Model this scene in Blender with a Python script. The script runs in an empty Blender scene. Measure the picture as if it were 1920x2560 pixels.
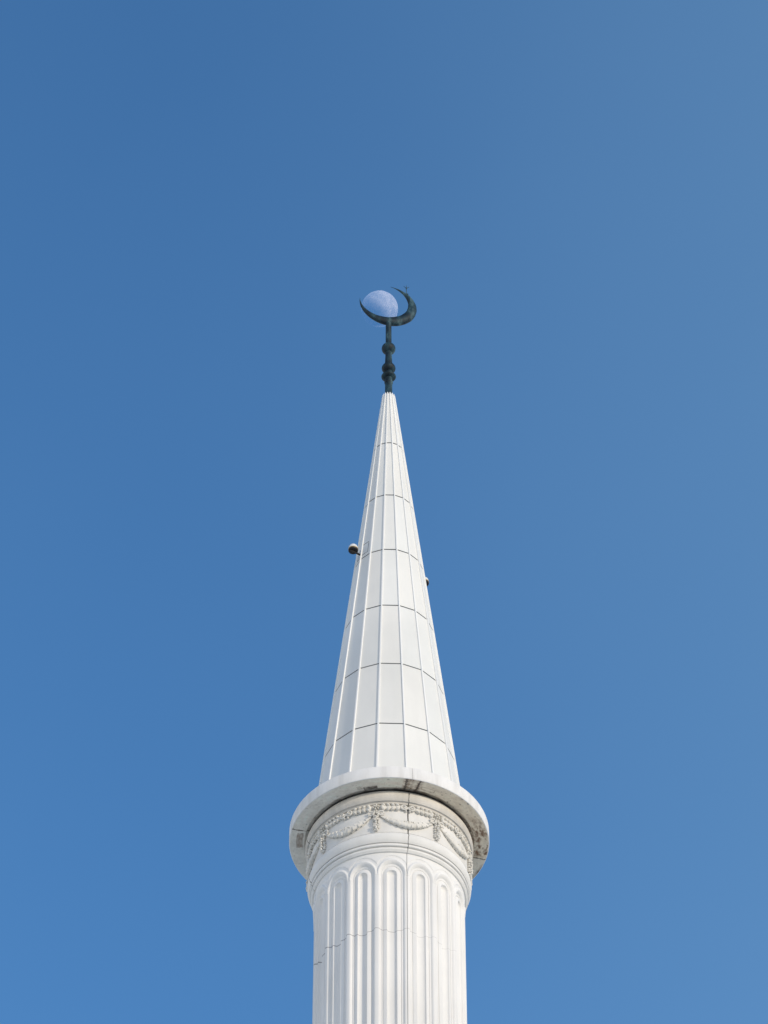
import bpy, math, random
from mathutils import Vector, Matrix, noise
R = math.radians
random.seed(7)
C = bpy.context.scene
col = C.collection

# ---------------------------------------------------------------- camera
FPX, PITCH, DIST = 9700.0, 46.1, 38.8
cam_d = bpy.data.cameras.new('camera')
cam = bpy.data.objects.new('camera', cam_d)
col.objects.link(cam)
cam.location = (0, -DIST, 1.6)
cam.rotation_euler = (R(90 + PITCH), 0, R(0.1022))
cam_d.sensor_fit = 'VERTICAL'
cam_d.sensor_height = 24
cam_d.lens = 24 * FPX / 2560
cam_d.clip_start = 0.5
cam_d.clip_end = 120000
C.camera = cam
C.render.resolution_x, C.render.resolution_y = 768, 1024

# ---------------------------------------------------------------- light
SUN_EL, SUN_TH = 14.0, 43.0        # elevation; angle right of the direction minaret -> camera
sdir = Vector((math.cos(R(SUN_EL)) * math.sin(R(SUN_TH)), -math.cos(R(SUN_EL)) * math.cos(R(SUN_TH)), math.sin(R(SUN_EL))))
W = bpy.data.worlds.new('World')
C.world = W
W.use_nodes = True
nt = W.node_tree
bg = nt.nodes['Background']
sky = nt.nodes.new('ShaderNodeTexSky')
sky.sky_type = 'NISHITA'
sky.sun_disc = False
sky.sun_elevation = R(SUN_EL)
sky.sun_rotation = math.atan2(sdir.x, sdir.y)
sky.air_density = 1.0
sky.dust_density = 0.0
sky.ozone_density = 4.0
def wn(typ, **k):
    n = nt.nodes.new(typ)
    for a, v in k.items():
        setattr(n, a, v)
    return n
wl = nt.links.new
gain = wn('ShaderNodeVectorMath', operation='MULTIPLY')
gain.inputs[1].default_value = (0.97, 1.35, 1.47)
wl(sky.outputs[0], gain.inputs[0])
wtc = wn('ShaderNodeTexCoord')
wsp = wn('ShaderNodeSeparateXYZ')
wl(wtc.outputs['Generated'], wsp.inputs[0])
# pale haze added along the unseen horizon as fill light, gone above about 30 degrees
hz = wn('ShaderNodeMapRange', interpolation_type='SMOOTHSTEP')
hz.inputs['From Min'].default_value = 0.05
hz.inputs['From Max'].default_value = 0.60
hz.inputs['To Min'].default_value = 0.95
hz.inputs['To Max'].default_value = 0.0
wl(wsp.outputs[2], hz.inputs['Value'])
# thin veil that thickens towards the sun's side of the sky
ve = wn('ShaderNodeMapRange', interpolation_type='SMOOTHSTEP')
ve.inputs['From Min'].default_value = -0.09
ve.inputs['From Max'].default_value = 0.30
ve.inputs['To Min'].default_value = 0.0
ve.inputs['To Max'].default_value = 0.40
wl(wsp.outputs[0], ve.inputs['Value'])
wno = wn('ShaderNodeTexNoise')
wno.inputs['Scale'].default_value = 5.0
wno.inputs['Detail'].default_value = 3.0
wl(wtc.outputs['Generated'], wno.inputs['Vector'])
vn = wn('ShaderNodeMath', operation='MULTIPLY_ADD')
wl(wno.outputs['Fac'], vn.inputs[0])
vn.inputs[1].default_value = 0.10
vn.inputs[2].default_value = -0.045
below = wn('ShaderNodeMapRange')
below.inputs['From Min'].default_value = -0.03
below.inputs['From Max'].default_value = -0.005
wl(wsp.outputs[2], below.inputs['Value'])
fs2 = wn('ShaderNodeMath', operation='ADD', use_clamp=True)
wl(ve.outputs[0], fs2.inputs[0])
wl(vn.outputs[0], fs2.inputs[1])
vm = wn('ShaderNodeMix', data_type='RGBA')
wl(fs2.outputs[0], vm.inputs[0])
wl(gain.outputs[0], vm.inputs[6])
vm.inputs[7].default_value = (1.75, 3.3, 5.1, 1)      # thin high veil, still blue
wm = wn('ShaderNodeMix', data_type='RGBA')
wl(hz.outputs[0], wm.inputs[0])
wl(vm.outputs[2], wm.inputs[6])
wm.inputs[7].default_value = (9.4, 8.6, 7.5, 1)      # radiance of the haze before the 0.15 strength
wk = wn('ShaderNodeMix', data_type='RGBA')
wl(below.outputs[0], wk.inputs[0])
wk.inputs[6].default_value = (0.02, 0.02, 0.02, 1)
wl(wm.outputs[2], wk.inputs[7])
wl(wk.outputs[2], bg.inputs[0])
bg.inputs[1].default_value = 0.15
sl = bpy.data.lights.new('sun', 'SUN')
sl.energy = 2.12
sl.angle = R(0.5)
sl.color = (1.0, 0.87, 0.70)
so = bpy.data.objects.new('sun', sl)
so.rotation_euler = sdir.to_track_quat('Z', 'Y').to_euler()
so.location = (40, -60, 80)
col.objects.link(so)
C.view_settings.view_transform = 'Standard'
C.view_settings.look = 'None'
C.view_settings.exposure = 0.0
C.view_settings.gamma = 1.0

# ---------------------------------------------------------------- helpers
def mat(name, rough=0.7, metallic=0.0):
    m = bpy.data.materials.new(name)
    m.use_nodes = True
    n = m.node_tree.nodes
    b = n['Principled BSDF']
    b.inputs['Roughness'].default_value = rough
    b.inputs['Metallic'].default_value = metallic
    return m, m.node_tree, b

def nd(t, typ, **k):
    n = t.nodes.new(typ)
    for a, v in k.items():
        setattr(n, a, v)
    return n

def noise_ramp(t, scale, stops, detail=4, vec=None, rough=0.55):
    no = nd(t, 'ShaderNodeTexNoise')
    no.inputs['Scale'].default_value = scale
    no.inputs['Detail'].default_value = detail
    no.inputs['Roughness'].default_value = rough
    if vec is not None:
        t.links.new(vec, no.inputs['Vector'])
    r = nd(t, 'ShaderNodeValToRGB')
    e = r.color_ramp.elements
    while len(e) < len(stops):
        e.new(0.5)
    for i, (p, c) in enumerate(stops):
        e[i].position = p
        e[i].color = (*c, 1)
    t.links.new(no.outputs['Fac'], r.inputs['Fac'])
    return r.outputs['Color'], no.outputs['Fac']

def objvec(t, scale=(1, 1, 1)):
    tc = nd(t, 'ShaderNodeTexCoord')
    mp = nd(t, 'ShaderNodeMapping')
    mp.inputs['Scale'].default_value = scale
    t.links.new(tc.outputs['Object'], mp.inputs['Vector'])
    return mp.outputs['Vector']

def mixc(t, fac, a, b, mode='MIX'):
    m = nd(t, 'ShaderNodeMix', data_type='RGBA', blend_type=mode)
    if isinstance(fac, (int, float)):
        m.inputs[0].default_value = fac
    else:
        t.links.new(fac, m.inputs[0])
    for i, v in ((6, a), (7, b)):
        if isinstance(v, tuple):
            m.inputs[i].default_value = (*v, 1)
        else:
            t.links.new(v, m.inputs[i])
    return m.outputs[2]

def math_n(t, op, a, b=None, c=None):
    m = nd(t, 'ShaderNodeMath', operation=op)
    for i, v in enumerate((a, b, c)):
        if v is None:
            continue
        if isinstance(v, (int, float)):
            m.inputs[i].default_value = v
        else:
            t.links.new(v, m.inputs[i])
    return m.outputs[0]

def bump(t, b, fac, strength, dist):
    n = nd(t, 'ShaderNodeBump')
    n.inputs['Strength'].default_value = strength
    n.inputs['Distance'].default_value = dist
    t.links.new(fac, n.inputs['Height'])
    t.links.new(n.outputs[0], b.inputs['Normal'])

def link_obj(name, verts, faces, m, parent=None, smooth=True, auto=None, colors=None):
    me = bpy.data.meshes.new(name)
    me.from_pydata([tuple(v) for v in verts], [], faces)
    me.validate()
    me.update()
    if smooth:
        me.polygons.foreach_set('use_smooth', [True] * len(me.polygons))
        if auto:
            me.set_sharp_from_angle(angle=R(auto))
    if colors is not None:
        ca = me.color_attributes.new('stain', 'FLOAT_COLOR', 'POINT')
        for i, c in enumerate(colors):
            ca.data[i].color = (*c, 1)
    me.materials.append(m)
    o = bpy.data.objects.new(name, me)
    col.objects.link(o)
    if parent:
        o.parent = parent
    return o

def empty(name, loc=(0, 0, 0)):
    o = bpy.data.objects.new(name, None)
    o.location = loc
    col.objects.link(o)
    return o

def tag(o, label, cat, group=None):
    o['label'] = label
    o['category'] = cat
    if group:
        o['group'] = group

def cyl(r, th, z):
    """th in radians, 0 faces the camera side, positive to the right"""
    return (r * math.sin(th), -r * math.cos(th), z)

def grid_faces(nu, nv, close_u=True):
    f = []
    for j in range(nv - 1):
        for i in range(nu if close_u else nu - 1):
            a = j * nu + i
            b = j * nu + (i + 1) % nu
            f.append((a, b, b + nu, a + nu))
    return f

class MB:
    """collects shapes into one mesh"""
    def __init__(s):
        s.v, s.f = [], []
    def add(s, v, f):
        n = len(s.v)
        s.v += list(v)
        s.f += [tuple(i + n for i in q) for q in f]
    def ellipsoid(s, c, ax, n=10, m=6):
        """c centre, ax three vectors"""
        c = Vector(c)
        v = [c - ax[2]]
        for j in range(1, m):
            p = math.pi * j / m - math.pi / 2
            for i in range(n):
                a = 2 * math.pi * i / n
                v.append(c + ax[0] * math.cos(a) * math.cos(p) + ax[1] * math.sin(a) * math.cos(p) + ax[2] * math.sin(p))
        v.append(c + ax[2])
        f = []
        for i in range(n):
            f.append((0, 1 + (i + 1) % n, 1 + i))
        for j in range(m - 2):
            for i in range(n):
                a = 1 + j * n + i
                b = 1 + j * n + (i + 1) % n
                f.append((a, b, b + n, a + n))
        t = 1 + (m - 2) * n
        for i in range(n):
            f.append((t + i, t + (i + 1) % n, len(v) - 1))
        s.add(v, f)
    def tube(s, pts, rads, n=10, flat=1.0, fdir=None):
        """tube through pts; flat squeezes along fdir(i)"""
        v = []
        k = len(pts)
        prev = None
        for i, p in enumerate(pts):
            p = Vector(p)
            t = (Vector(pts[min(i + 1, k - 1)]) - Vector(pts[max(i - 1, 0)])).normalized()
            up = Vector(fdir(i)) if fdir else (prev if prev else (Vector((0, 0, 1)) if abs(t.z) < .9 else Vector((1, 0, 0))))
            x = (up - t * up.dot(t)).normalized()
            prev = x
            y = t.cross(x)
            r = rads[i] if hasattr(rads, '__len__') else rads
            for a in range(n):
                q = 2 * math.pi * a / n
                v.append(p + x * math.cos(q) * r * flat + y * math.sin(q) * r)
        f = grid_faces(n, k)
        f.append(tuple(range(n - 1, -1, -1)))
        f.append(tuple((k - 1) * n + a for a in range(n)))
        s.add(v, f)
    def lathe(s, prof, n=48, c=(0, 0), cap=True):
        v = []
        for r, z in prof:
            for i in range(n):
                a = 2 * math.pi * i / n
                v.append((c[0] + r * math.sin(a), c[1] - r * math.cos(a), z))
        f = grid_faces(n, len(prof))
        if cap:
            f.append(tuple(range(n - 1, -1, -1)))
            f.append(tuple((len(prof) - 1) * n + i for i in range(n)))
        s.add(v, f)
    def build(s, name, m, parent=None, auto=35, smooth=True):
        return link_obj(name, s.v, s.f, m, parent, smooth, auto)

# ---------------------------------------------------------------- materials
def plain(name, c, rough, metallic=0.0, var=0.12, sc=30):
    m, t, b = mat(name, rough, metallic)
    lo = tuple(x * (1 - var) for x in c)
    k, _ = noise_ramp(t, sc, [(0.3, lo), (0.7, c)], 4, objvec(t))
    t.links.new(k, b.inputs['Base Color'])
    return m

SEAMS = [R(13.5 + 90 * k) for k in range(4)]

def stone(name, light, dark, sc=1.4, streak=0.0, rough=0.75, bmp=0.25, crack=False):
    m, t, b = mat(name, rough)
    v = objvec(t)
    c, _ = noise_ramp(t, sc, [(0.30, dark), (0.62, light)], 6, v)
    vs = objvec(t, (1, 1, 0.10))
    st, _ = noise_ramp(t, 9.0, [(0.42, (0.0, 0, 0)), (0.72, (1, 1, 1))], 5, vs)
    if streak:
        fac = math_n(t, 'MULTIPLY', st, streak)
        c = mixc(t, fac, c, (0.42, 0.40, 0.36))
    if crack:
        tc = nd(t, 'ShaderNodeTexCoord')
        sp = nd(t, 'ShaderNodeSeparateXYZ')
        t.links.new(tc.outputs['Object'], sp.inputs[0])
        th = math_n(t, 'ARCTAN2', sp.outputs[0], math_n(t, 'MULTIPLY', sp.outputs[1], -1.0))
        fc = nd(t, 'ShaderNodeFloatCurve')
        cv = fc.mapping.curves[0]
        pts = [((math.radians(a) + 1.6) / 3.2, (z - 32.4) / 1.2) for a, z in CRACK]
        cv.points[0].location = pts[0]
        cv.points[1].location = pts[-1]
        for q in pts[1:-1]:
            cv.points.new(*q)
        for q in cv.points:
            q.handle_type = 'VECTOR'
        fc.mapping.update()
        t.links.new(math_n(t, 'DIVIDE', math_n(t, 'ADD', th, 1.6), 3.2), fc.inputs['Value'])
        cz = math_n(t, 'ADD', math_n(t, 'MULTIPLY', fc.outputs[0], 1.2), 32.4)
        _, jit = noise_ramp(t, 7, [(0, (0, 0, 0)), (1, (1, 1, 1))], 4, v)
        cz = math_n(t, 'ADD', cz, math_n(t, 'MULTIPLY', math_n(t, 'SUBTRACT', jit, 0.5), 0.02))
        d = math_n(t, 'ABSOLUTE', math_n(t, 'SUBTRACT', sp.outputs[2], cz))
        # the crack is widest on the left and closes to a hairline on the right
        wd = math_n(t, 'SUBTRACT', 0.0044, math_n(t, 'MULTIPLY', th, 0.0028))
        wd = math_n(t, 'MAXIMUM', wd, 0.003)
        mk = math_n(t, 'LESS_THAN', d, wd)
        lim = math_n(t, 'MULTIPLY', math_n(t, 'GREATER_THAN', th, R(CRACK[0][0])), math_n(t, 'LESS_THAN', th, R(CRACK[-1][0])))
        mk = math_n(t, 'MULTIPLY', math_n(t, 'MULTIPLY', mk, lim), math_n(t, 'SUBTRACT', 0.46, math_n(t, 'MULTIPLY', th, 0.20)))
        c = mixc(t, mk, c, (0.13, 0.12, 0.11))
    t.links.new(c, b.inputs['Base Color'])
    _, f = noise_ramp(t, 60, [(0, (0, 0, 0)), (1, (1, 1, 1))], 6, v)
    bump(t, b, f, bmp, 0.01)
    return m

CRACK = [(-79.8, 33.361), (-64.9, 33.243), (-55.7, 33.331), (-44.8, 33.281), (-37.7, 33.291), (-32.2, 33.328), (-27.0, 33.287), (-18.1, 33.279), (-10.0, 33.323), (-3.0, 33.29), (5.3, 33.282), (14.0, 33.326), (22.3, 33.263), (36.4, 33.311), (45.1, 33.252), (60.1, 33.328)]

m_shaft = stone('white_painted_concrete', (0.83, 0.815, 0.785), (0.77, 0.755, 0.725), 1.2, 0.10, 0.8, 0.2, crack=True)
m_mould = stone('white_moulded_concrete', (0.82, 0.80, 0.76), (0.75, 0.735, 0.695), 2.0, 0.12, 0.8, 0.25)
m_torus = stone('weathered_grey_concrete', (0.66, 0.625, 0.57), (0.54, 0.51, 0.455), 3.0, 0.40, 0.85, 0.3)
m_frieze = stone('frieze_plaster', (0.77, 0.75, 0.71), (0.69, 0.67, 0.63), 3.0, 0.12, 0.85, 0.3)
m_orn = stone('cast_stone_ornament', (0.77, 0.74, 0.68), (0.62, 0.59, 0.525), 7.0, 0.1, 0.85, 0.3)
m_fascia = stone('cornice_concrete', (0.84, 0.825, 0.80), (0.77, 0.755, 0.73), 2.0, 0.34, 0.8, 0.25)
m_panel = stone('white_cladding_panel', (0.83, 0.82, 0.775), (0.76, 0.755, 0.715), 0.8, 0.05, 0.5, 0.05)
m_rib = stone('white_batten', (0.87, 0.865, 0.84), (0.84, 0.835, 0.81), 1.0, 0.0, 0.5, 0.05)
m_seam, t_, b_ = mat('mortar_joint', 0.95)
c_, _ = noise_ramp(t_, 9, [(0.42, (0.05, 0.045, 0.04)), (0.50, (0.30, 0.29, 0.27)), (0.58, (0.62, 0.60, 0.56))], 4, objvec(t_, (1, 1, 1)))
t_.links.new(c_, b_.inputs['Base Color'])
m_fine = plain('filled_joint', (0.42, 0.41, 0.39), 0.9, 0, 0.25, 5)
m_gap, t_, b_ = mat('panel_backing', 0.8)
c_, _ = noise_ramp(t_, 3, [(0.3, (0.28, 0.285, 0.285)), (0.7, (0.42, 0.42, 0.41))], 3, objvec(t_))
t_.links.new(c_, b_.inputs['Base Color'])

m_soffit, t_, b_ = mat('stained_soffit_concrete', 0.9)
at = nd(t_, 'ShaderNodeAttribute', attribute_name='stain')
cf, _ = noise_ramp(t_, 22, [(0.3, (0.90, 0.89, 0.87)), (0.65, (1.08, 1.08, 1.08))], 8, objvec(t_), 0.65)
t_.links.new(mixc(t_, 1.0, at.outputs['Color'], cf, 'MULTIPLY'), b_.inputs['Base Color'])
_, f_ = noise_ramp(t_, 40, [(0, (0, 0, 0)), (1, (1, 1, 1))], 6, objvec(t_))
bump(t_, b_, f_, 0.4, 0.01)

m_bronze, t_, b_ = mat('verdigris_bronze', 0.62, 0.0)
b_.inputs['Specular IOR Level'].default_value = 0.35
v_ = objvec(t_, (1, 1, 0.45))
c_, f_ = noise_ramp(t_, 8, [(0.40, (0.003, 0.012, 0.020)), (0.54, (0.013, 0.042, 0.056)), (0.72, (0.09, 0.165, 0.18))], 5, v_, 0.55)
t_.links.new(c_, b_.inputs['Base Color'])
bump(t_, b_, f_, 0.5, 0.01)

m_dome = plain('frosted_lamp_dome', (0.80, 0.80, 0.78), 0.25)
m_brass = plain('brass_ring', (0.70, 0.48, 0.22), 0.35, 0.6)
m_dark = plain('dark_lamp_housing', (0.010, 0.008, 0.010), 0.6)
m_outline = plain('grey_sealant', (0.16, 0.17, 0.17), 0.8)

# ---------------------------------------------------------------- ground
m_ground, t_, b_ = mat('pale_paving', 0.8)
br = nd(t_, 'ShaderNodeTexBrick')
br.offset = 0.5
br.inputs['Scale'].default_value = 1.0
br.inputs['Brick Width'].default_value = 0.6
br.inputs['Row Height'].default_value = 0.6
br.inputs['Mortar Size'].default_value = 0.006
br.inputs['Color1'].default_value = (0.86, 0.80, 0.69, 1)
br.inputs['Color2'].default_value = (0.82, 0.76, 0.66, 1)
br.inputs['Mortar'].default_value = (0.25, 0.24, 0.22, 1)
t_.links.new(objvec(t_), br.inputs['Vector'])
t_.links.new(br.outputs['Color'], b_.inputs['Base Color'])
gv, n_ = [], 12
for j in range(n_ + 1):
    for i in range(n_ + 1):
        gv.append(((i / n_ - .5) * 60000, (j / n_ - .5) * 60000, 0))
g = link_obj('ground', gv, grid_faces(n_ + 1, n_ + 1, False), m_ground, smooth=False)
g['kind'] = 'structure'

# ---------------------------------------------------------------- minaret
mina = empty('minaret')
tag(mina, 'tall white fluted minaret with garlanded cornice and panelled conical spire topped by a dark crescent', 'minaret')

PH = R(2.0)                    # facing of the middle spire face / flute
PITCHA = 2 * math.pi / 16

# angles list with exact seam grooves
def angle_list(n, seam_w):
    a = [2 * math.pi * i / n - math.pi for i in range(n)]
    out = []
    for x in a:
        if all(abs((x - s + math.pi) % (2 * math.pi) - math.pi) > seam_w * 1.6 for s in SEAMS):
            out.append((x, 0))
    for s in SEAMS:
        s = (s + math.pi) % (2 * math.pi) - math.pi
        out += [(s - seam_w, 0), (s - seam_w * 0.8, 1), (s + seam_w * 0.8, 1), (s + seam_w, 0)]
    return sorted(out)

def seamed_lathe(name, prof, m, parent, depth=0.02, w=0.006, n=240, auto=30):
    al = angle_list(n, w)
    v = []
    for r, z in prof:
        for a, s in al:
            wob = 0.003 * math.sin(z * 37 + 1) + 0.002 * math.sin(z * 91)
            v.append(cyl(r - (depth if s else 0), a + (wob if s or True else 0) * (1 if abs(min(abs((a - q + math.pi) % (2 * math.pi) - math.pi) for q in SEAMS)) < w * 1.2 else 0), z))
    f = grid_faces(len(al), len(prof))
    o = link_obj(name, v, f, m, parent, True, auto)
    o.data.materials.append(m_seam)
    na = len(al)
    for p in o.data.polygons:
        i = p.vertices[0] % na
        j = p.vertices[1] % na
        if al[i][1] or al[j][1]:
            p.material_index = 1
    return o

def arc(r0, z0, r1, z1, bulge, n=8):
    """points from (r0,z0) to (r1,z1) bulging outwards by bulge"""
    o = []
    for i in range(n + 1):
        t = i / n
        s = math.sin(math.pi * t)
        o.append((r0 + (r1 - r0) * t + bulge * s ** 0.75, z0 + (z1 - z0) * t))
    return o

# --- shaft with sixteen round headed flutes
SH_R, ZC = 0.992, 34.222
def flute(d):
    """inset of the surface at distance d from a flute's spine"""
    ks = [(0.0, 0.062), (0.025, 0.060), (0.042, 0.053), (0.056, 0.042), (0.060, 0.034), (0.063, 0.022), (0.067, 0.018),
          (0.090, 0.024), (0.112, 0.032), (0.116, 0.041), (0.123, 0.042), (0.127, 0.032), (0.138, 0.030), (0.143, 0.033), (0.147, 0.031),
          (0.153, 0.018), (0.161, 0.007), (0.172, 0.001), (0.19, 0.0), (0.30, 0.0)]
    for (a, x), (b, y) in zip(ks, ks[1:]):
        if d <= b:
            return x + (y - x) * (d - a) / (b - a)
    return 0.0
offs = [0, .014, .025, .034, .042, .050, .056, .060, .063, .067, .078, .090, .102, .112, .116, .123, .127, .132, .138, .143, .147, .150, .153, .157, .161, .166, .172, .182]
half = PITCHA / 2 * SH_R
angs = []
for k in range(16):
    c = PH + k * PITCHA
    for o_ in offs:
        angs.append(c + o_ / SH_R)
        if o_:
            angs.append(c - o_ / SH_R)
    # pier centre with the construction joint on every fourth pier
    pc = c + PITCHA / 2
    js = min(abs((pc - s + math.pi) % (2 * math.pi) - math.pi) for s in SEAMS) < R(2)
    if js:
        angs += [('s', pc - 0.0036, 0), ('s', pc - 0.0030, 1), ('s', pc + 0.0030, 1), ('s', pc + 0.0036, 0)]
    else:
        angs.append(pc)
al = [(a, 0) if not isinstance(a, tuple) else (a[1], a[2]) for a in angs]
al = sorted(((a + math.pi) % (2 * math.pi) - math.pi, s) for a, s in al)
zs = [6.0, 12, 18, 24, 28, 30, 31, 32, 32.5, 33, 33.5, 33.8, 34.0, 34.1]
z = 34.16
while z < 34.54:
    zs.append(z)
    z += 0.0065
zs += [34.56, 34.585]
v = []
for z in zs:
    for a, s in al:
        k = round((a - PH) / PITCHA)
        u = (a - PH - k * PITCHA) * SH_R
        if z < ZC:
            d = abs(u)
        else:
            d = math.hypot(u, z - ZC)
            for _ in range(3):       # outer arches are stilted, the inner ones round
                q_ = min(1, max(0, (d - 0.07) / 0.12))
                d = math.hypot(u, (z - ZC) / (1 + 0.27 * q_))
        ins = flute(d)
        # the arch rolls stand a touch proud of the plain band over them
        pr = 0.006 * math.exp(-((d - 0.178) / 0.012) ** 2) if z > ZC - 0.02 else 0.0
        if z > ZC:
            ins += 0.012 * min(1, max(0, (d - 0.186) / 0.016)) - 0.008 * min(1, max(0, (d - 0.232) / 0.006))
        v.append(cyl(SH_R - ins + pr - (0.007 if s else 0), a, z))
sh = link_obj('shaft', v, grid_faces(len(al), len(zs)), m_shaft, mina, True, 28)
sh.data.materials.append(m_fine)
for p in sh.data.polygons:
    if al[p.vertices[0] % len(al)][1] or al[p.vertices[1] % len(al)][1]:
        p.material_index = 1

# --- base that carries the shaft down to the ground
b = MB()
b.lathe([(1.45, 4.9), (1.45, 5.3), (1.32, 5.4), (1.32, 5.7), (1.15, 5.8), (1.10, 6.0)], 64)
w = 1.6
q = [(-w, -w), (w, -w), (w, w), (-w, w)]
b.add([(x, y, 0) for x, y in q] + [(x, y, 4.9) for x, y in q], [(0, 1, 5, 4), (1, 2, 6, 5), (2, 3, 7, 6), (3, 0, 4, 7), (4, 5, 6, 7)])
b.build('base', m_mould, mina)

# --- neck mouldings under the frieze
neck = [(0.985, 34.570), (1.006, 34.571), (1.020, 34.590), (1.026, 34.600), (1.026, 34.622), (1.020, 34.632), (1.004, 34.634), (1.004, 34.642),
        (1.034, 34.645), (1.042, 34.652), (1.042, 34.676), (1.036, 34.688), (1.012, 34.691), (1.012, 34.697)]
neck += arc(1.046, 34.697, 1.050, 34.858, 0.027, 12)
neck += [(1.030, 34.866)]
seamed_lathe('neck_moulding', neck, m_mould, mina, 0.012, 0.0045)

# --- frieze
fr_r = 1.043
frieze = seamed_lathe('frieze', [(1.02, 34.852), (fr_r - 0.012, 34.855), (fr_r - 0.012, 34.868), (fr_r, 34.871), (fr_r, 35.0), (fr_r, 35.2), (fr_r, 35.343)], m_frieze, mina, 0.03, 0.0075)

# --- upper torus band with fillet under the cornice slab
up = [(fr_r - 0.01, 35.341), (1.060, 35.341), (1.066, 35.345), (1.068, 35.362), (1.072, 35.368), (1.086, 35.372)]
up += arc(1.092, 35.373, 1.092, 35.520, 0.020, 10)
up += [(1.080, 35.540), (1.070, 35.560)]
seamed_lathe('torus_moulding', up, m_torus, mina, 0.02, 0.006)

# --- cornice: fascia + top, and the stained soffit below
co_r, co_b, co_t = 1.326, 35.568, 35.765
prof = [(co_r - 0.012, co_b), (co_r - 0.003, co_b + 0.004), (co_r, co_b + 0.012), (co_r, co_t - 0.012), (co_r - 0.003, co_t - 0.004), (co_r - 0.012, co_t), (1.12, co_t + 0.012), (0.98, co_t + 0.016)]
cornice = seamed_lathe('cornice', prof, m_fascia, mina, 0.006, 0.0014, 360)

def soffit_color(th, r):
    d = math.degrees(th)
    n1 = noise.fractal(Vector((th * 6, r * 14, 1.3)), 1.0, 2.0, 5)
    n2 = noise.fractal(Vector((th * 22, r * 40, 7.7)), 0.9, 2.1, 5)
    n3 = noise.fractal(Vector((th * 3, r * 4, 4.7)), 1.0, 2.0, 3)
    c = Vector((0.88, 0.78, 0.62))
    grey = Vector((0.82, 0.775, 0.69))
    brown = Vector((0.24, 0.15, 0.095))
    dark = Vector((0.10, 0.075, 0.06))
    c = c.lerp(grey, min(1, max(0, 0.5 - d / 80)))
    c *= 1 + 0.12 * n1
    def mixin(c, k, m):
        return c.lerp(k, max(0, min(1, m)))
    # uneven dark band along the inner edge
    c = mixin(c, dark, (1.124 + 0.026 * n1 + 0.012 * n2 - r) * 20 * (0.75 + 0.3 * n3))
    # rust mottling on the right hand side
    m_ = max(0, min(1, (d - 62) / 14)) * max(0, min(1, (103 - d) / 4))
    c = mixin(c, brown, m_ * (0.36 + 0.9 * n2 + 0.8 * n1))
    c = mixin(c, brown, (0.16 + n1 * 0.8) * 0.5 * max(0, min(1, (d - 18) / 10)))
    spot = noise.noise(Vector((th * 30, r * 34, 9)))
    c = mixin(c, dark, (spot - 0.42) * 4 * (0.8 if 25 < d < 95 else 0.35))
    # square formwork patches
    def rect(a0, a1, r0, r1):
        w = 0.6 * n2
        return 1 if (a0 + w < d < a1 + w and r0 + 0.004 * n2 < r < r1 + 0.004 * n1) else 0
    if rect(-17, -8, 1.09, 1.175):
        c = mixin(c, dark, 0.70 + 0.6 * n2)
    if rect(-21, -16.5, 1.13, 1.21) and n2 > -0.1:
        c = mixin(c, dark, 0.30)
    if rect(-93, -79, 1.145, 1.235):
        c = mixin(c, brown, 0.78 + 0.4 * n2)
    if rect(20.5, 30, 1.16, 1.22) and not rect(21.3, 29.2, 1.17, 1.21):
        c = mixin(c, brown, 0.45)
    # joints between slabs
    for s_, w_, k_ in ((10.5, 0.75, 0.9), (18.2, 0.65, 0.95), (13.5, 0.22, 0.35), (-76.5, 0.32, 0.95), (103.5, 0.4, 0.95), (-166.5, 0.4, 0.9)):
        dd = abs(d - s_ + 0.35 * n1)
        if dd < w_ * (1 + 0.8 * n2):
            c = mixin(c, dark, k_)
        elif 5 < s_ < 20 and dd < 2.6:
            c = mixin(c, brown, (2.6 - dd) / 2.6 * (0.8 + 1.0 * n2))
    if d > 103.8 or d < -77:
        c = mixin(c, Vector((0.76, 0.755, 0.70)), 0.25)
    if d > 103.8:
        c = mixin(c, dark, (0.2 + n1) * max(0, (r - 1.25) * 12))
    return tuple(max(0.02, min(0.84, x)) for x in c)

nu, nv = 1200, 34
v, cc = [], []
for j in range(nv):
    r = 1.06 + (co_r - 0.012 - 1.06) * j / (nv - 1)
    for i in range(nu):
        th = 2 * math.pi * i / nu - math.pi
        v.append(cyl(r, th, co_b + 0.006 * (1 - j / (nv - 1)) + (0.018 if r < 1.116 else 0)))
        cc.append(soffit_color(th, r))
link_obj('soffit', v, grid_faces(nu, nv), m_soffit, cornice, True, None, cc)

# --- ornaments on the frieze (modelled for one bay, placed round the drum)
def S(u, z, wv=0.0):
    """point on the frieze: u metres along the arc, z height, wv proud"""
    return Vector(cyl(fr_r + wv, u / fr_r, z))
def frame(u, ang=0.0):
    th = u / fr_r
    U = Vector((math.cos(th), math.sin(th), 0))
    Z = Vector((0, 0, 1))
    N = Vector((math.sin(th), -math.cos(th), 0))
    a = U * math.cos(ang) + Z * math.sin(ang)
    b_ = -U * math.sin(ang) + Z * math.cos(ang)
    return a, b_, N
def blob(mb, u, z, w, ru, rz, rn, ang=0.0, n=10, m=6):
    a, b_, N = frame(u, ang)
    mb.ellipsoid(S(u, z, w), (a * ru, b_ * rz, N * rn), n, m)

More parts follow.
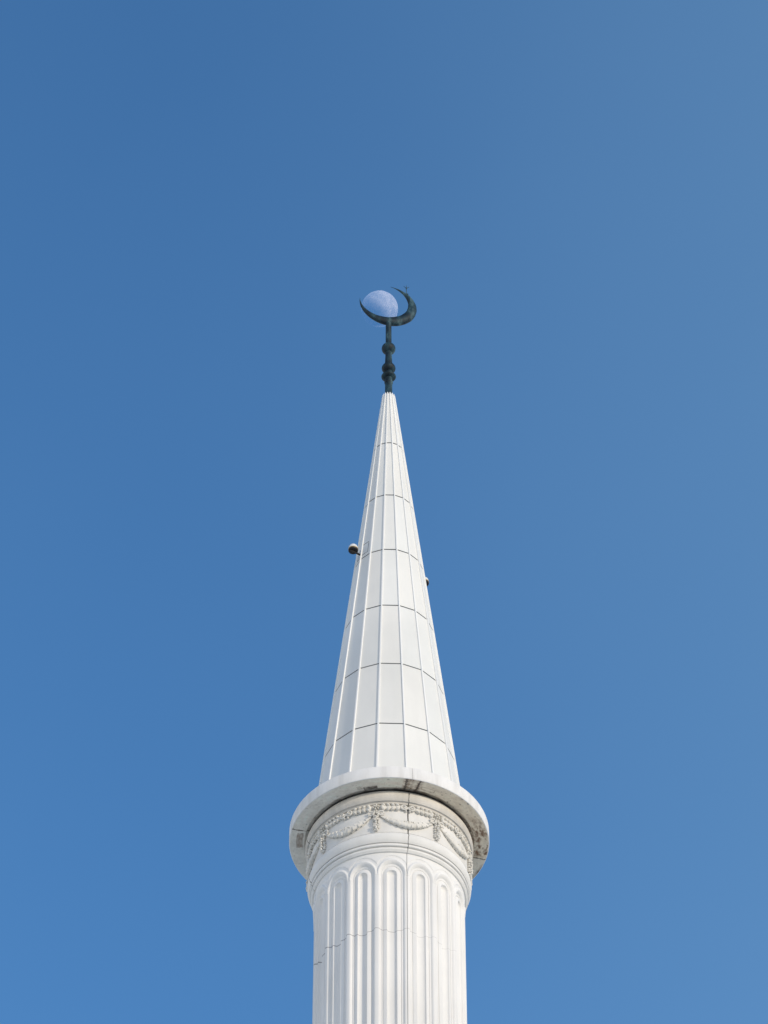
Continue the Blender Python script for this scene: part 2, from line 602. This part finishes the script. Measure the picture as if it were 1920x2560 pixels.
BAY = fr_r * math.pi / 4
def make_rosette():
    m = MB()
    z = 35.290
    blob(m, 0, z, 0.0, 0.048, 0.048, 0.014)
    for k in range(6):
        a = k * math.pi / 3 + 0.3
        blob(m, 0.032 * math.cos(a), z + 0.032 * math.sin(a), 0.020, 0.018, 0.014, 0.026, a)
    blob(m, 0, z, 0.040, 0.014, 0.014, 0.018)
    return m
def make_leaf():
    """acanthus band of one bay with two facing volutes in the middle"""
    m = MB()
    z0 = 35.284
    for s in (-1, 1):
        n = 4
        for k in range(n):
            t = k / (n - 1)
            u = s * (0.124 + t * (BAY / 2 - 0.120 - 0.112))
            blob(m, BAY / 2 + u, z0, 0.006, 0.046, 0.030, 0.026, s * 0.25)
            for e in (-1, 1):
                blob(m, BAY / 2 + u + s * 0.010, z0 + e * 0.034, 0.018, 0.029, 0.020, 0.030, s * e * 0.55, 10, 6)
        # curled tip beside the rosette
        blob(m, BAY / 2 + s * (BAY / 2 - 0.082), z0 - 0.002, 0.018, 0.025, 0.042, 0.034)
        # volute
        pts, rad = [], []
        for k in range(30):
            a = k / 29 * 2 * math.pi * 1.45
            rr = 0.045 * (1 - k / 29 * 0.80)
            pts.append(S(BAY / 2 + s * 0.052 + s * rr * math.cos(a + math.pi), z0 + 0.004 + rr * math.sin(a + math.pi), 0.026 + 0.014 * k / 29))
            rad.append(0.0125 * (1 - 0.30 * k / 29))
        m.tube(pts, rad, 7)
        blob(m, BAY / 2 + s * 0.052, z0 + 0.004, 0.008, 0.044, 0.044, 0.016)
    blob(m, BAY / 2 - 0.024, z0 - 0.056, 0.016, 0.016, 0.014, 0.022)
    blob(m, BAY / 2 + 0.024, z0 - 0.056, 0.016, 0.016, 0.014, 0.022)
    return m
def make_bow():
    m = MB()
    z = 35.205
    for k in range(5):
        a = k * 2 * math.pi / 5
        blob(m, 0.022 * math.cos(a), z + 0.016 * math.sin(a), 0.026, 0.018, 0.012, 0.020, a)
    for s in (-1, 1):
        # ribbon loops
        pts = []
        for k in range(14):
            a = k / 13 * 2 * math.pi
            pts.append(S(s * (0.064 - 0.038 * math.cos(a)), z - 0.024 + 0.021 * math.sin(a) + 0.012 * (1 - math.cos(a)) / 2, 0.026 + 0.010 * math.sin(a)))
        m.tube(pts, 0.0105, 6)
        # tails
        pts = [S(s * (0.008 + 0.098 * t), z - 0.030 - 0.040 * t + 0.010 * math.sin(t * 9), 0.028) for t in [i / 7 for i in range(8)]]
        m.tube(pts, [0.012, 0.014, 0.014, 0.012, 0.012, 0.011, 0.010, 0.007], 6)
        blob(m, s * 0.032, z - 0.055, 0.030, 0.028, 0.013, 0.022, s * 0.7)
        blob(m, s * 0.022, z - 0.085, 0.024, 0.026, 0.010, 0.020, s * 1.1)
    return m
def make_pendant():
    m = MB()
    rnd = random.Random(3)
    for k, (z, w) in enumerate(((35.110, 0.020), (35.075, 0.034), (35.040, 0.040), (35.005, 0.038), (34.968, 0.042), (34.932, 0.034), (34.905, 0.016))):
        for e in (-1, 0, 1):
            blob(m, e * w * 0.85 + rnd.uniform(-.005, .005), z + rnd.uniform(-.010, .010), 0.022 + (0.022 if e == 0 else 0), 0.018, 0.014, 0.022, rnd.uniform(-1, 1), 8, 5)
    for zc, rr in ((35.055, 0.024), (34.955, 0.030)):
        for k in range(5):
            a = k * 2 * math.pi / 5
            blob(m, rr * 0.8 * math.cos(a), zc + rr * 0.8 * math.sin(a), 0.052, rr * .5, rr * .40, 0.014, a, 8, 5)
        blob(m, 0, zc, 0.062, 0.009, 0.009, 0.012, 0, 8, 5)
    return m
def make_garland():
    """leaf swag hanging between two bows, thick in the middle"""
    n, q = 110, 24
    v = []
    u0, u1 = 0.070, BAY - 0.070
    def cl(t):
        return u0 + (u1 - u0) * t, 35.135 - 0.150 * (1 - abs(2 * t - 1) ** 1.8)
    for i in range(n + 1):
        t = i / n
        u, z = cl(t)
        ua, za = cl(max(0, t - .01))
        ub, zb = cl(min(1, t + .01))
        ang = math.atan2(zb - za, ub - ua)
        a, b_, N = frame(u, ang)
        rad = 0.021 + 0.036 * math.sin(math.pi * t)
        if t < 0.10 or t > 0.90:
            rad *= 0.72
        for k in range(q):
            f = 2 * math.pi * k / q
            # overlapping pointed leaves running towards the middle from both sides
            tt = abs(t - 0.5) * 2
            row = (0.5 - tt / 2) * 10
            cell = f / (2 * math.pi) * 4
            ph = (row + (0.5 if int(cell) % 2 else 0)) % 1.0
            lf = abs((cell % 1.0) - 0.5) * 2
            bump_ = 0.40 * ph ** 0.9 * (1 - 0.85 * lf ** 2) if 0.10 < t < 0.90 else 0.20
            rr = rad * (0.74 + bump_)
            v.append(S(u, z, 0.006 + rad * 0.32) + b_ * math.cos(f) * rr + N * math.sin(f) * rr * 0.72)
    m = MB()
    fa = grid_faces(q, n + 1)
    m.add(v, fa)
    # little flowers sitting on the crest of the swag
    uc, zc = cl(0.5)
    for k in range(5):
        a = k * 2 * math.pi / 5
        blob(m, uc + 0.022 * math.cos(a), zc + 0.034 + 0.018 * math.sin(a), 0.046, 0.014, 0.011, 0.014, a, 8, 5)
    for e in (-1, 1):
        blob(m, uc + e * 0.045, zc + 0.042, 0.044, 0.016, 0.013, 0.018, 0, 8, 5)
    # bands at both ends
    for t in (0.10, 0.90):
        u, z = cl(t)
        a, b_, N = frame(u, 0.8 if t > .5 else -0.8)
        m.ellipsoid(S(u, z, 0.018), (a * 0.008, b_ * 0.031, N * 0.031), 8, 6)
    return m

K0 = R(-9.3)
for nm, fn in (('rosette', make_rosette), ('acanthus_scroll', make_leaf), ('ribbon_bow', make_bow), ('flower_pendant', make_pendant), ('garland', make_garland)):
    first = fn().build(nm, m_orn, frieze, 45)
    first.rotation_euler.z = K0
    for k in range(1, 8):
        c_o = first.copy()
        col.objects.link(c_o)
        c_o.parent = frieze
        c_o.rotation_euler.z = K0 + k * math.pi / 4

# ---------------------------------------------------------------- spire
Z_TOP, Z_BOT = 44.373, co_t + 0.014
def cone_r(z):
    return 0.2186 + (43.155 - z) * 0.10824
joints = [43.155, 41.912, 40.660, 39.422, 38.178, 36.944]
zc_ = [Z_BOT]
for j in reversed(joints):
    zc_ += [(j - 0.011, 0), (j - 0.0102, 1), (j + 0.0102, 1), (j + 0.011, 0)]
zc_ = [(Z_BOT, 0)] + zc_[1:] + [(Z_TOP, 0)]
v, f, mi = [], [], []
for z, s in zc_:
    for k in range(16):
        v.append(cyl(cone_r(z) - (0.014 if s else 0), PH + PITCHA * (k + 0.5), z))
f = grid_faces(16, len(zc_))
f.append(tuple((len(zc_) - 1) * 16 + k for k in range(16)))
spire = link_obj('spire', v, f, m_panel, mina, False)
spire.data.materials.append(m_gap)
for p in spire.data.polygons:
    if len(p.vertices) == 4:
        row = p.index // 16
        if zc_[row][1] or zc_[min(row + 1, len(zc_) - 1)][1]:
            p.material_index = 1
tone = spire.data.color_attributes.new('tone', 'FLOAT_COLOR', 'CORNER')
trnd = random.Random(11)
for p in spire.data.polygons:
    g_ = trnd.uniform(0.975, 1.03)
    w_ = trnd.uniform(-0.008, 0.012)
    for li in p.loop_indices:
        tone.data[li].color = (g_ + w_, g_, g_ - w_, 1)
pt = m_panel.node_tree
pb = pt.nodes['Principled BSDF']
src = pb.inputs['Base Color'].links[0].from_socket
ta = nd(pt, 'ShaderNodeAttribute', attribute_name='tone')
pt.links.new(mixc(pt, 1.0, src, ta.outputs['Color'], 'MULTIPLY'), pb.inputs['Base Color'])
# battens over the sixteen panel corners
rb = MB()
def rib_mesh(k):
    m = MB()
    a = PH + PITCHA * (k + 0.5)
    N = Vector((math.sin(a), -math.cos(a), 0))
    T = Vector((math.cos(a), math.sin(a), 0))
    rows = []
    for z in (Z_BOT, 36.944, 38.178, 39.422, 40.66, 41.912, 43.155, Z_TOP + 0.02):
        t = (z - Z_BOT) / (Z_TOP - Z_BOT)
        w = 0.0110 - 0.0040 * t
        pr = 0.019 - 0.007 * t
        r = cone_r(z)
        c = Vector((0, 0, z))
        rows.append([c + N * (r - 0.012) - T * w, c + N * (r + pr * .8) - T * w, c + N * (r + pr) - T * (w * .85), c + N * (r + pr) + T * (w * .85), c + N * (r + pr * .8) + T * w, c + N * (r - 0.012) + T * w])
    vv = [x for r_ in rows for x in r_]
    ff = grid_faces(6, len(rows), False)
    ff.append((0, 1, 2, 3, 4, 5))
    q_ = (len(rows) - 1) * 6
    ff.append((q_, q_ + 5, q_ + 4, q_ + 3, q_ + 2, q_ + 1))
    m.add(vv, ff)
    return m
first = rib_mesh(0).build('batten', m_rib, spire, smooth=False)
for k in range(1, 16):
    o = first.copy()
    col.objects.link(o)
    o.parent = spire
    o.rotation_euler.z = PITCHA * k
# sealed hatch outline on the left, beside the warning light
def facet_point(fa, u, z, w=0.0):
    """u metres sideways from a facet's centre line, w metres proud of it"""
    c, sn = math.cos(fa), math.sin(fa)
    rr = cone_r(z) * math.cos(PITCHA / 2) + w
    return Vector((rr * sn + u * c, -rr * c + u * sn, z))
for fa, ua, ub in ((PH - 2 * PITCHA, -0.082, 0.030), (PH - 3 * PITCHA, -0.030, 0.082)):
    za, zb = 40.735, 40.955
    if ub > 0.05:
        za, zb = 40.72, 40.90
    far, near = (ub, ua) if ub < 0.05 else (ua, ub)
    m = MB()
    m.tube([facet_point(fa, near, za), facet_point(fa, far, za), facet_point(fa, far, zb), facet_point(fa, near, zb)], 0.004, 6)
    m.build('hatch_seal', m_outline, spire)

# ---------------------------------------------------------------- finial
m = MB()
m.lathe([(0.072, 44.372), (0.060, 44.385), (0.055, 44.40), (0.054, 44.62), (0.056, 44.69), (0.056, 44.80)], 32)
m.lathe([(0.070, 44.86), (0.056, 44.90), (0.050, 44.95)], 32)
m.lathe([(0.060, 45.02), (0.060, 45.10), (0.055, 45.16), (0.049, 45.30), (0.048, 45.40)], 32)
m.lathe([(0.047, 45.52), (0.045, 45.60), (0.044, 46.02), (0.047, 46.03), (0.047, 46.05), (0.043, 46.06), (0.043, 46.10), (0.030, 46.135)], 32)
fin = m.build('finial', m_bronze, mina, 40)
def ball(z, a, b):
    m = MB()
    m.ellipsoid((0, 0, z), (Vector((a, 0, 0)), Vector((0, a, 0)), Vector((0, 0, b))), 40, 20)
    return m.build('ball', m_bronze, fin)
ball(45.467, 0.105, 0.098)
ball(45.023, 0.104, 0.088)
ball(44.835, 0.110, 0.048)
m = MB()
m.lathe([(0.052, 44.680), (0.062, 44.690), (0.065, 44.703), (0.062, 44.716), (0.052, 44.726)], 32)
m.build('collar', m_bronze, fin)
# crescent: a tapering horn between two eccentric circles, turned a little from the camera
CZ, RO, AL, AX = 46.467, 0.4458, R(12.8), R(128.5)
RI, DI = RO * 441.5 / 521, RO * 120.5 / 521
H = Vector((math.cos(AL), math.sin(AL), 0))
Zv = Vector((0, 0, 1))
Nn = Vector((math.sin(AL), -math.cos(AL), 0))
cen = Vector((-0.006, 0, CZ))
n, q = 84, 20
v = []
T1 = R(43.6)
for i in range(n + 1):
    t = i / n
    ph = T1 + (2 * math.pi - 2 * T1) * t
    a = AX + ph
    # inner circle distance along the ray at this angle
    c_ = math.cos(a - AX) * DI
    ri = c_ + math.sqrt(max(0, RI * RI - (math.sin(a - AX) * DI) ** 2))
    th_ = max(0.004, RO - ri)
    mid = (RO + min(ri, RO - 0.004)) / 2
    wob = 1 + 0.03 * math.sin(i * 0.9) * math.sin(i * 0.37)
    dirv = H * math.cos(a) + Zv * math.sin(a)
    depth = min(0.36 * th_ + 0.10 * th_ * math.sin(math.pi * t) ** 2, 0.072) * (0.8 + 0.0 * t) + 0.002
    for k in range(q):
        g_ = 2 * math.pi * k / q
        v.append(cen + dirv * (mid + math.cos(g_) * th_ / 2 * wob) + Nn * math.sin(g_) * depth)
fcs = grid_faces(q, n + 1) + [tuple(range(q - 1, -1, -1)), tuple(n * q + k for k in range(q))]
cres = link_obj('crescent', v, fcs, m_bronze, fin, True, 60)
# lightning rod clipped to the outer edge of the right horn
m = MB()
aT = R(50)
p0 = cen + H * (RO * math.cos(aT)) + Zv * (RO * math.sin(aT))
m.tube([p0 - Zv * 0.02, p0 + Zv * 0.16], 0.0055, 8)
top = p0 + Zv * 0.13
m.ellipsoid(top, (Vector((0.011, 0, 0)), Vector((0, 0.011, 0)), Vector((0, 0, 0.014))), 10, 6)
for dx, dy, dz in ((-0.040, 0.0, 0.055), (0.045, 0.0, 0.035), (0.004, 0.02, 0.075), (0.0, -0.03, 0.04)):
    m.tube([top, top + Vector((dx * .5, dy * .5, dz * .45)), top + Vector((dx, dy, dz))], [0.0045, 0.0042, 0.0028], 6)
m.tube([p0 + H * -0.012, p0 + H * 0.030 + Zv * 0.004], 0.008, 8)
m.build('lightning_rod', m_bronze, fin)

# ---------------------------------------------------------------- warning lights
def warning_light(label):
    root = empty('warning_light')
    tag(root, label, 'lamp', 'warning lights on the spire')
    m = MB()
    m.lathe([(0.050, -0.010), (0.066, -0.007), (0.069, 0.0), (0.069, 0.012), (0.066, 0.016)], 32)
    m.build('housing', m_dark, root)
    m = MB()
    m.lathe([(0.066, 0.016), (0.071, 0.018), (0.072, 0.024), (0.071, 0.030), (0.066, 0.032)], 32)
    m.build('ring', m_brass, root)
    m = MB()
    m.lathe([(0.067, 0.032)] + [(0.067 * math.cos(t), 0.046 + 0.070 * math.sin(t)) for t in [i * math.pi / 20 for i in range(10)]] + [(0.004, 0.116)], 32)
    m.build('dome', m_dome, root)
    m = MB()     # arm runs back (+Y local) to the spire
    m.tube([(0, -0.05, -0.018), (0, 0.05, -0.018), (0, 0.145, -0.018)], 0.015, 10)
    m.tube([(0, 0.128, -0.018), (0, 0.148, -0.018)], 0.022, 12)
    m.build('arm', m_dark, root)
    return root
def put(o, th):
    o.location = cyl(0.602, th, 40.79)
    o.rotation_euler.z = th
put(warning_light('small domed lamp with brass ring on an arm at the left edge of the spire'), R(-57))
put(warning_light('small domed lamp mostly hidden behind the right edge of the spire'), R(123.5))

# ---------------------------------------------------------------- moon
mm = bpy.data.materials.new('moon_rock')
mm.use_nodes = True
t = mm.node_tree
t.nodes.clear()
out = nd(t, 'ShaderNodeOutputMaterial')
dif = nd(t, 'ShaderNodeBsdfDiffuse')
tr = nd(t, 'ShaderNodeBsdfTransparent')
tr.inputs[0].default_value = (0.72, 0.88, 0.95, 1)     # tint darkens the sky here to cancel skylight on the dark side
tr2 = nd(t, 'ShaderNodeBsdfTransparent')
add = nd(t, 'ShaderNodeAddShader')
mx = nd(t, 'ShaderNodeMixShader')
geo = nd(t, 'ShaderNodeNewGeometry')
v_ = objvec(t)
MR = 28.4
# maria plus painted phase shade: albedo dark lower left, bright at upper right limb
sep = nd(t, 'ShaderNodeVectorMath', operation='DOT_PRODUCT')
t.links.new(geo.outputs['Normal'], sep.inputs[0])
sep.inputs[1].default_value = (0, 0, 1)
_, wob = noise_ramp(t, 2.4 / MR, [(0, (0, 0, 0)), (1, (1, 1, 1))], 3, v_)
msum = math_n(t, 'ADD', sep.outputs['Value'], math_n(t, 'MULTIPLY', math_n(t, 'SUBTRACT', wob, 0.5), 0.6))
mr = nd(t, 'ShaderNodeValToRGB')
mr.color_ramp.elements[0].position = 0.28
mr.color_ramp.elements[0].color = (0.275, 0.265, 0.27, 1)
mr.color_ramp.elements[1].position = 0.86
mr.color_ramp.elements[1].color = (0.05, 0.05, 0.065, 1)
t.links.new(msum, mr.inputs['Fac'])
fine, _ = noise_ramp(t, 2.6 / MR, [(0.36, (0.74, 0.76, 0.80)), (0.62, (1.16, 1.13, 1.10))], 3, v_)
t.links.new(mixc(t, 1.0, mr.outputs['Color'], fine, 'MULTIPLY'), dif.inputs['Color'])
t.links.new(dif.outputs[0], add.inputs[0])
t.links.new(tr.outputs[0], add.inputs[1])
t.links.new(geo.outputs['Backfacing'], mx.inputs[0])
t.links.new(add.outputs[0], mx.inputs[1])
t.links.new(tr2.outputs[0], mx.inputs[2])
t.links.new(mx.outputs[0], out.inputs['Surface'])
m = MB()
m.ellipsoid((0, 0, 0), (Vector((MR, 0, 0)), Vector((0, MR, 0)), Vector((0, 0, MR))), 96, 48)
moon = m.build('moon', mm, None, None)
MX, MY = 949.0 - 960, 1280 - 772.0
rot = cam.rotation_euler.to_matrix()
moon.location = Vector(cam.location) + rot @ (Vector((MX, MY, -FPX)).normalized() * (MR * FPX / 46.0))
tag(moon, 'pale gibbous daytime moon in the blue sky behind the crescent finial', 'moon')
# the painted dark side and maria face the camera, turned to lower left
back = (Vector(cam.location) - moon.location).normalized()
shade_dir = (back * 0.62 + rot @ Vector((-0.60, -0.50, 0))).normalized()
sep.inputs[1].default_value = tuple(shade_dir)
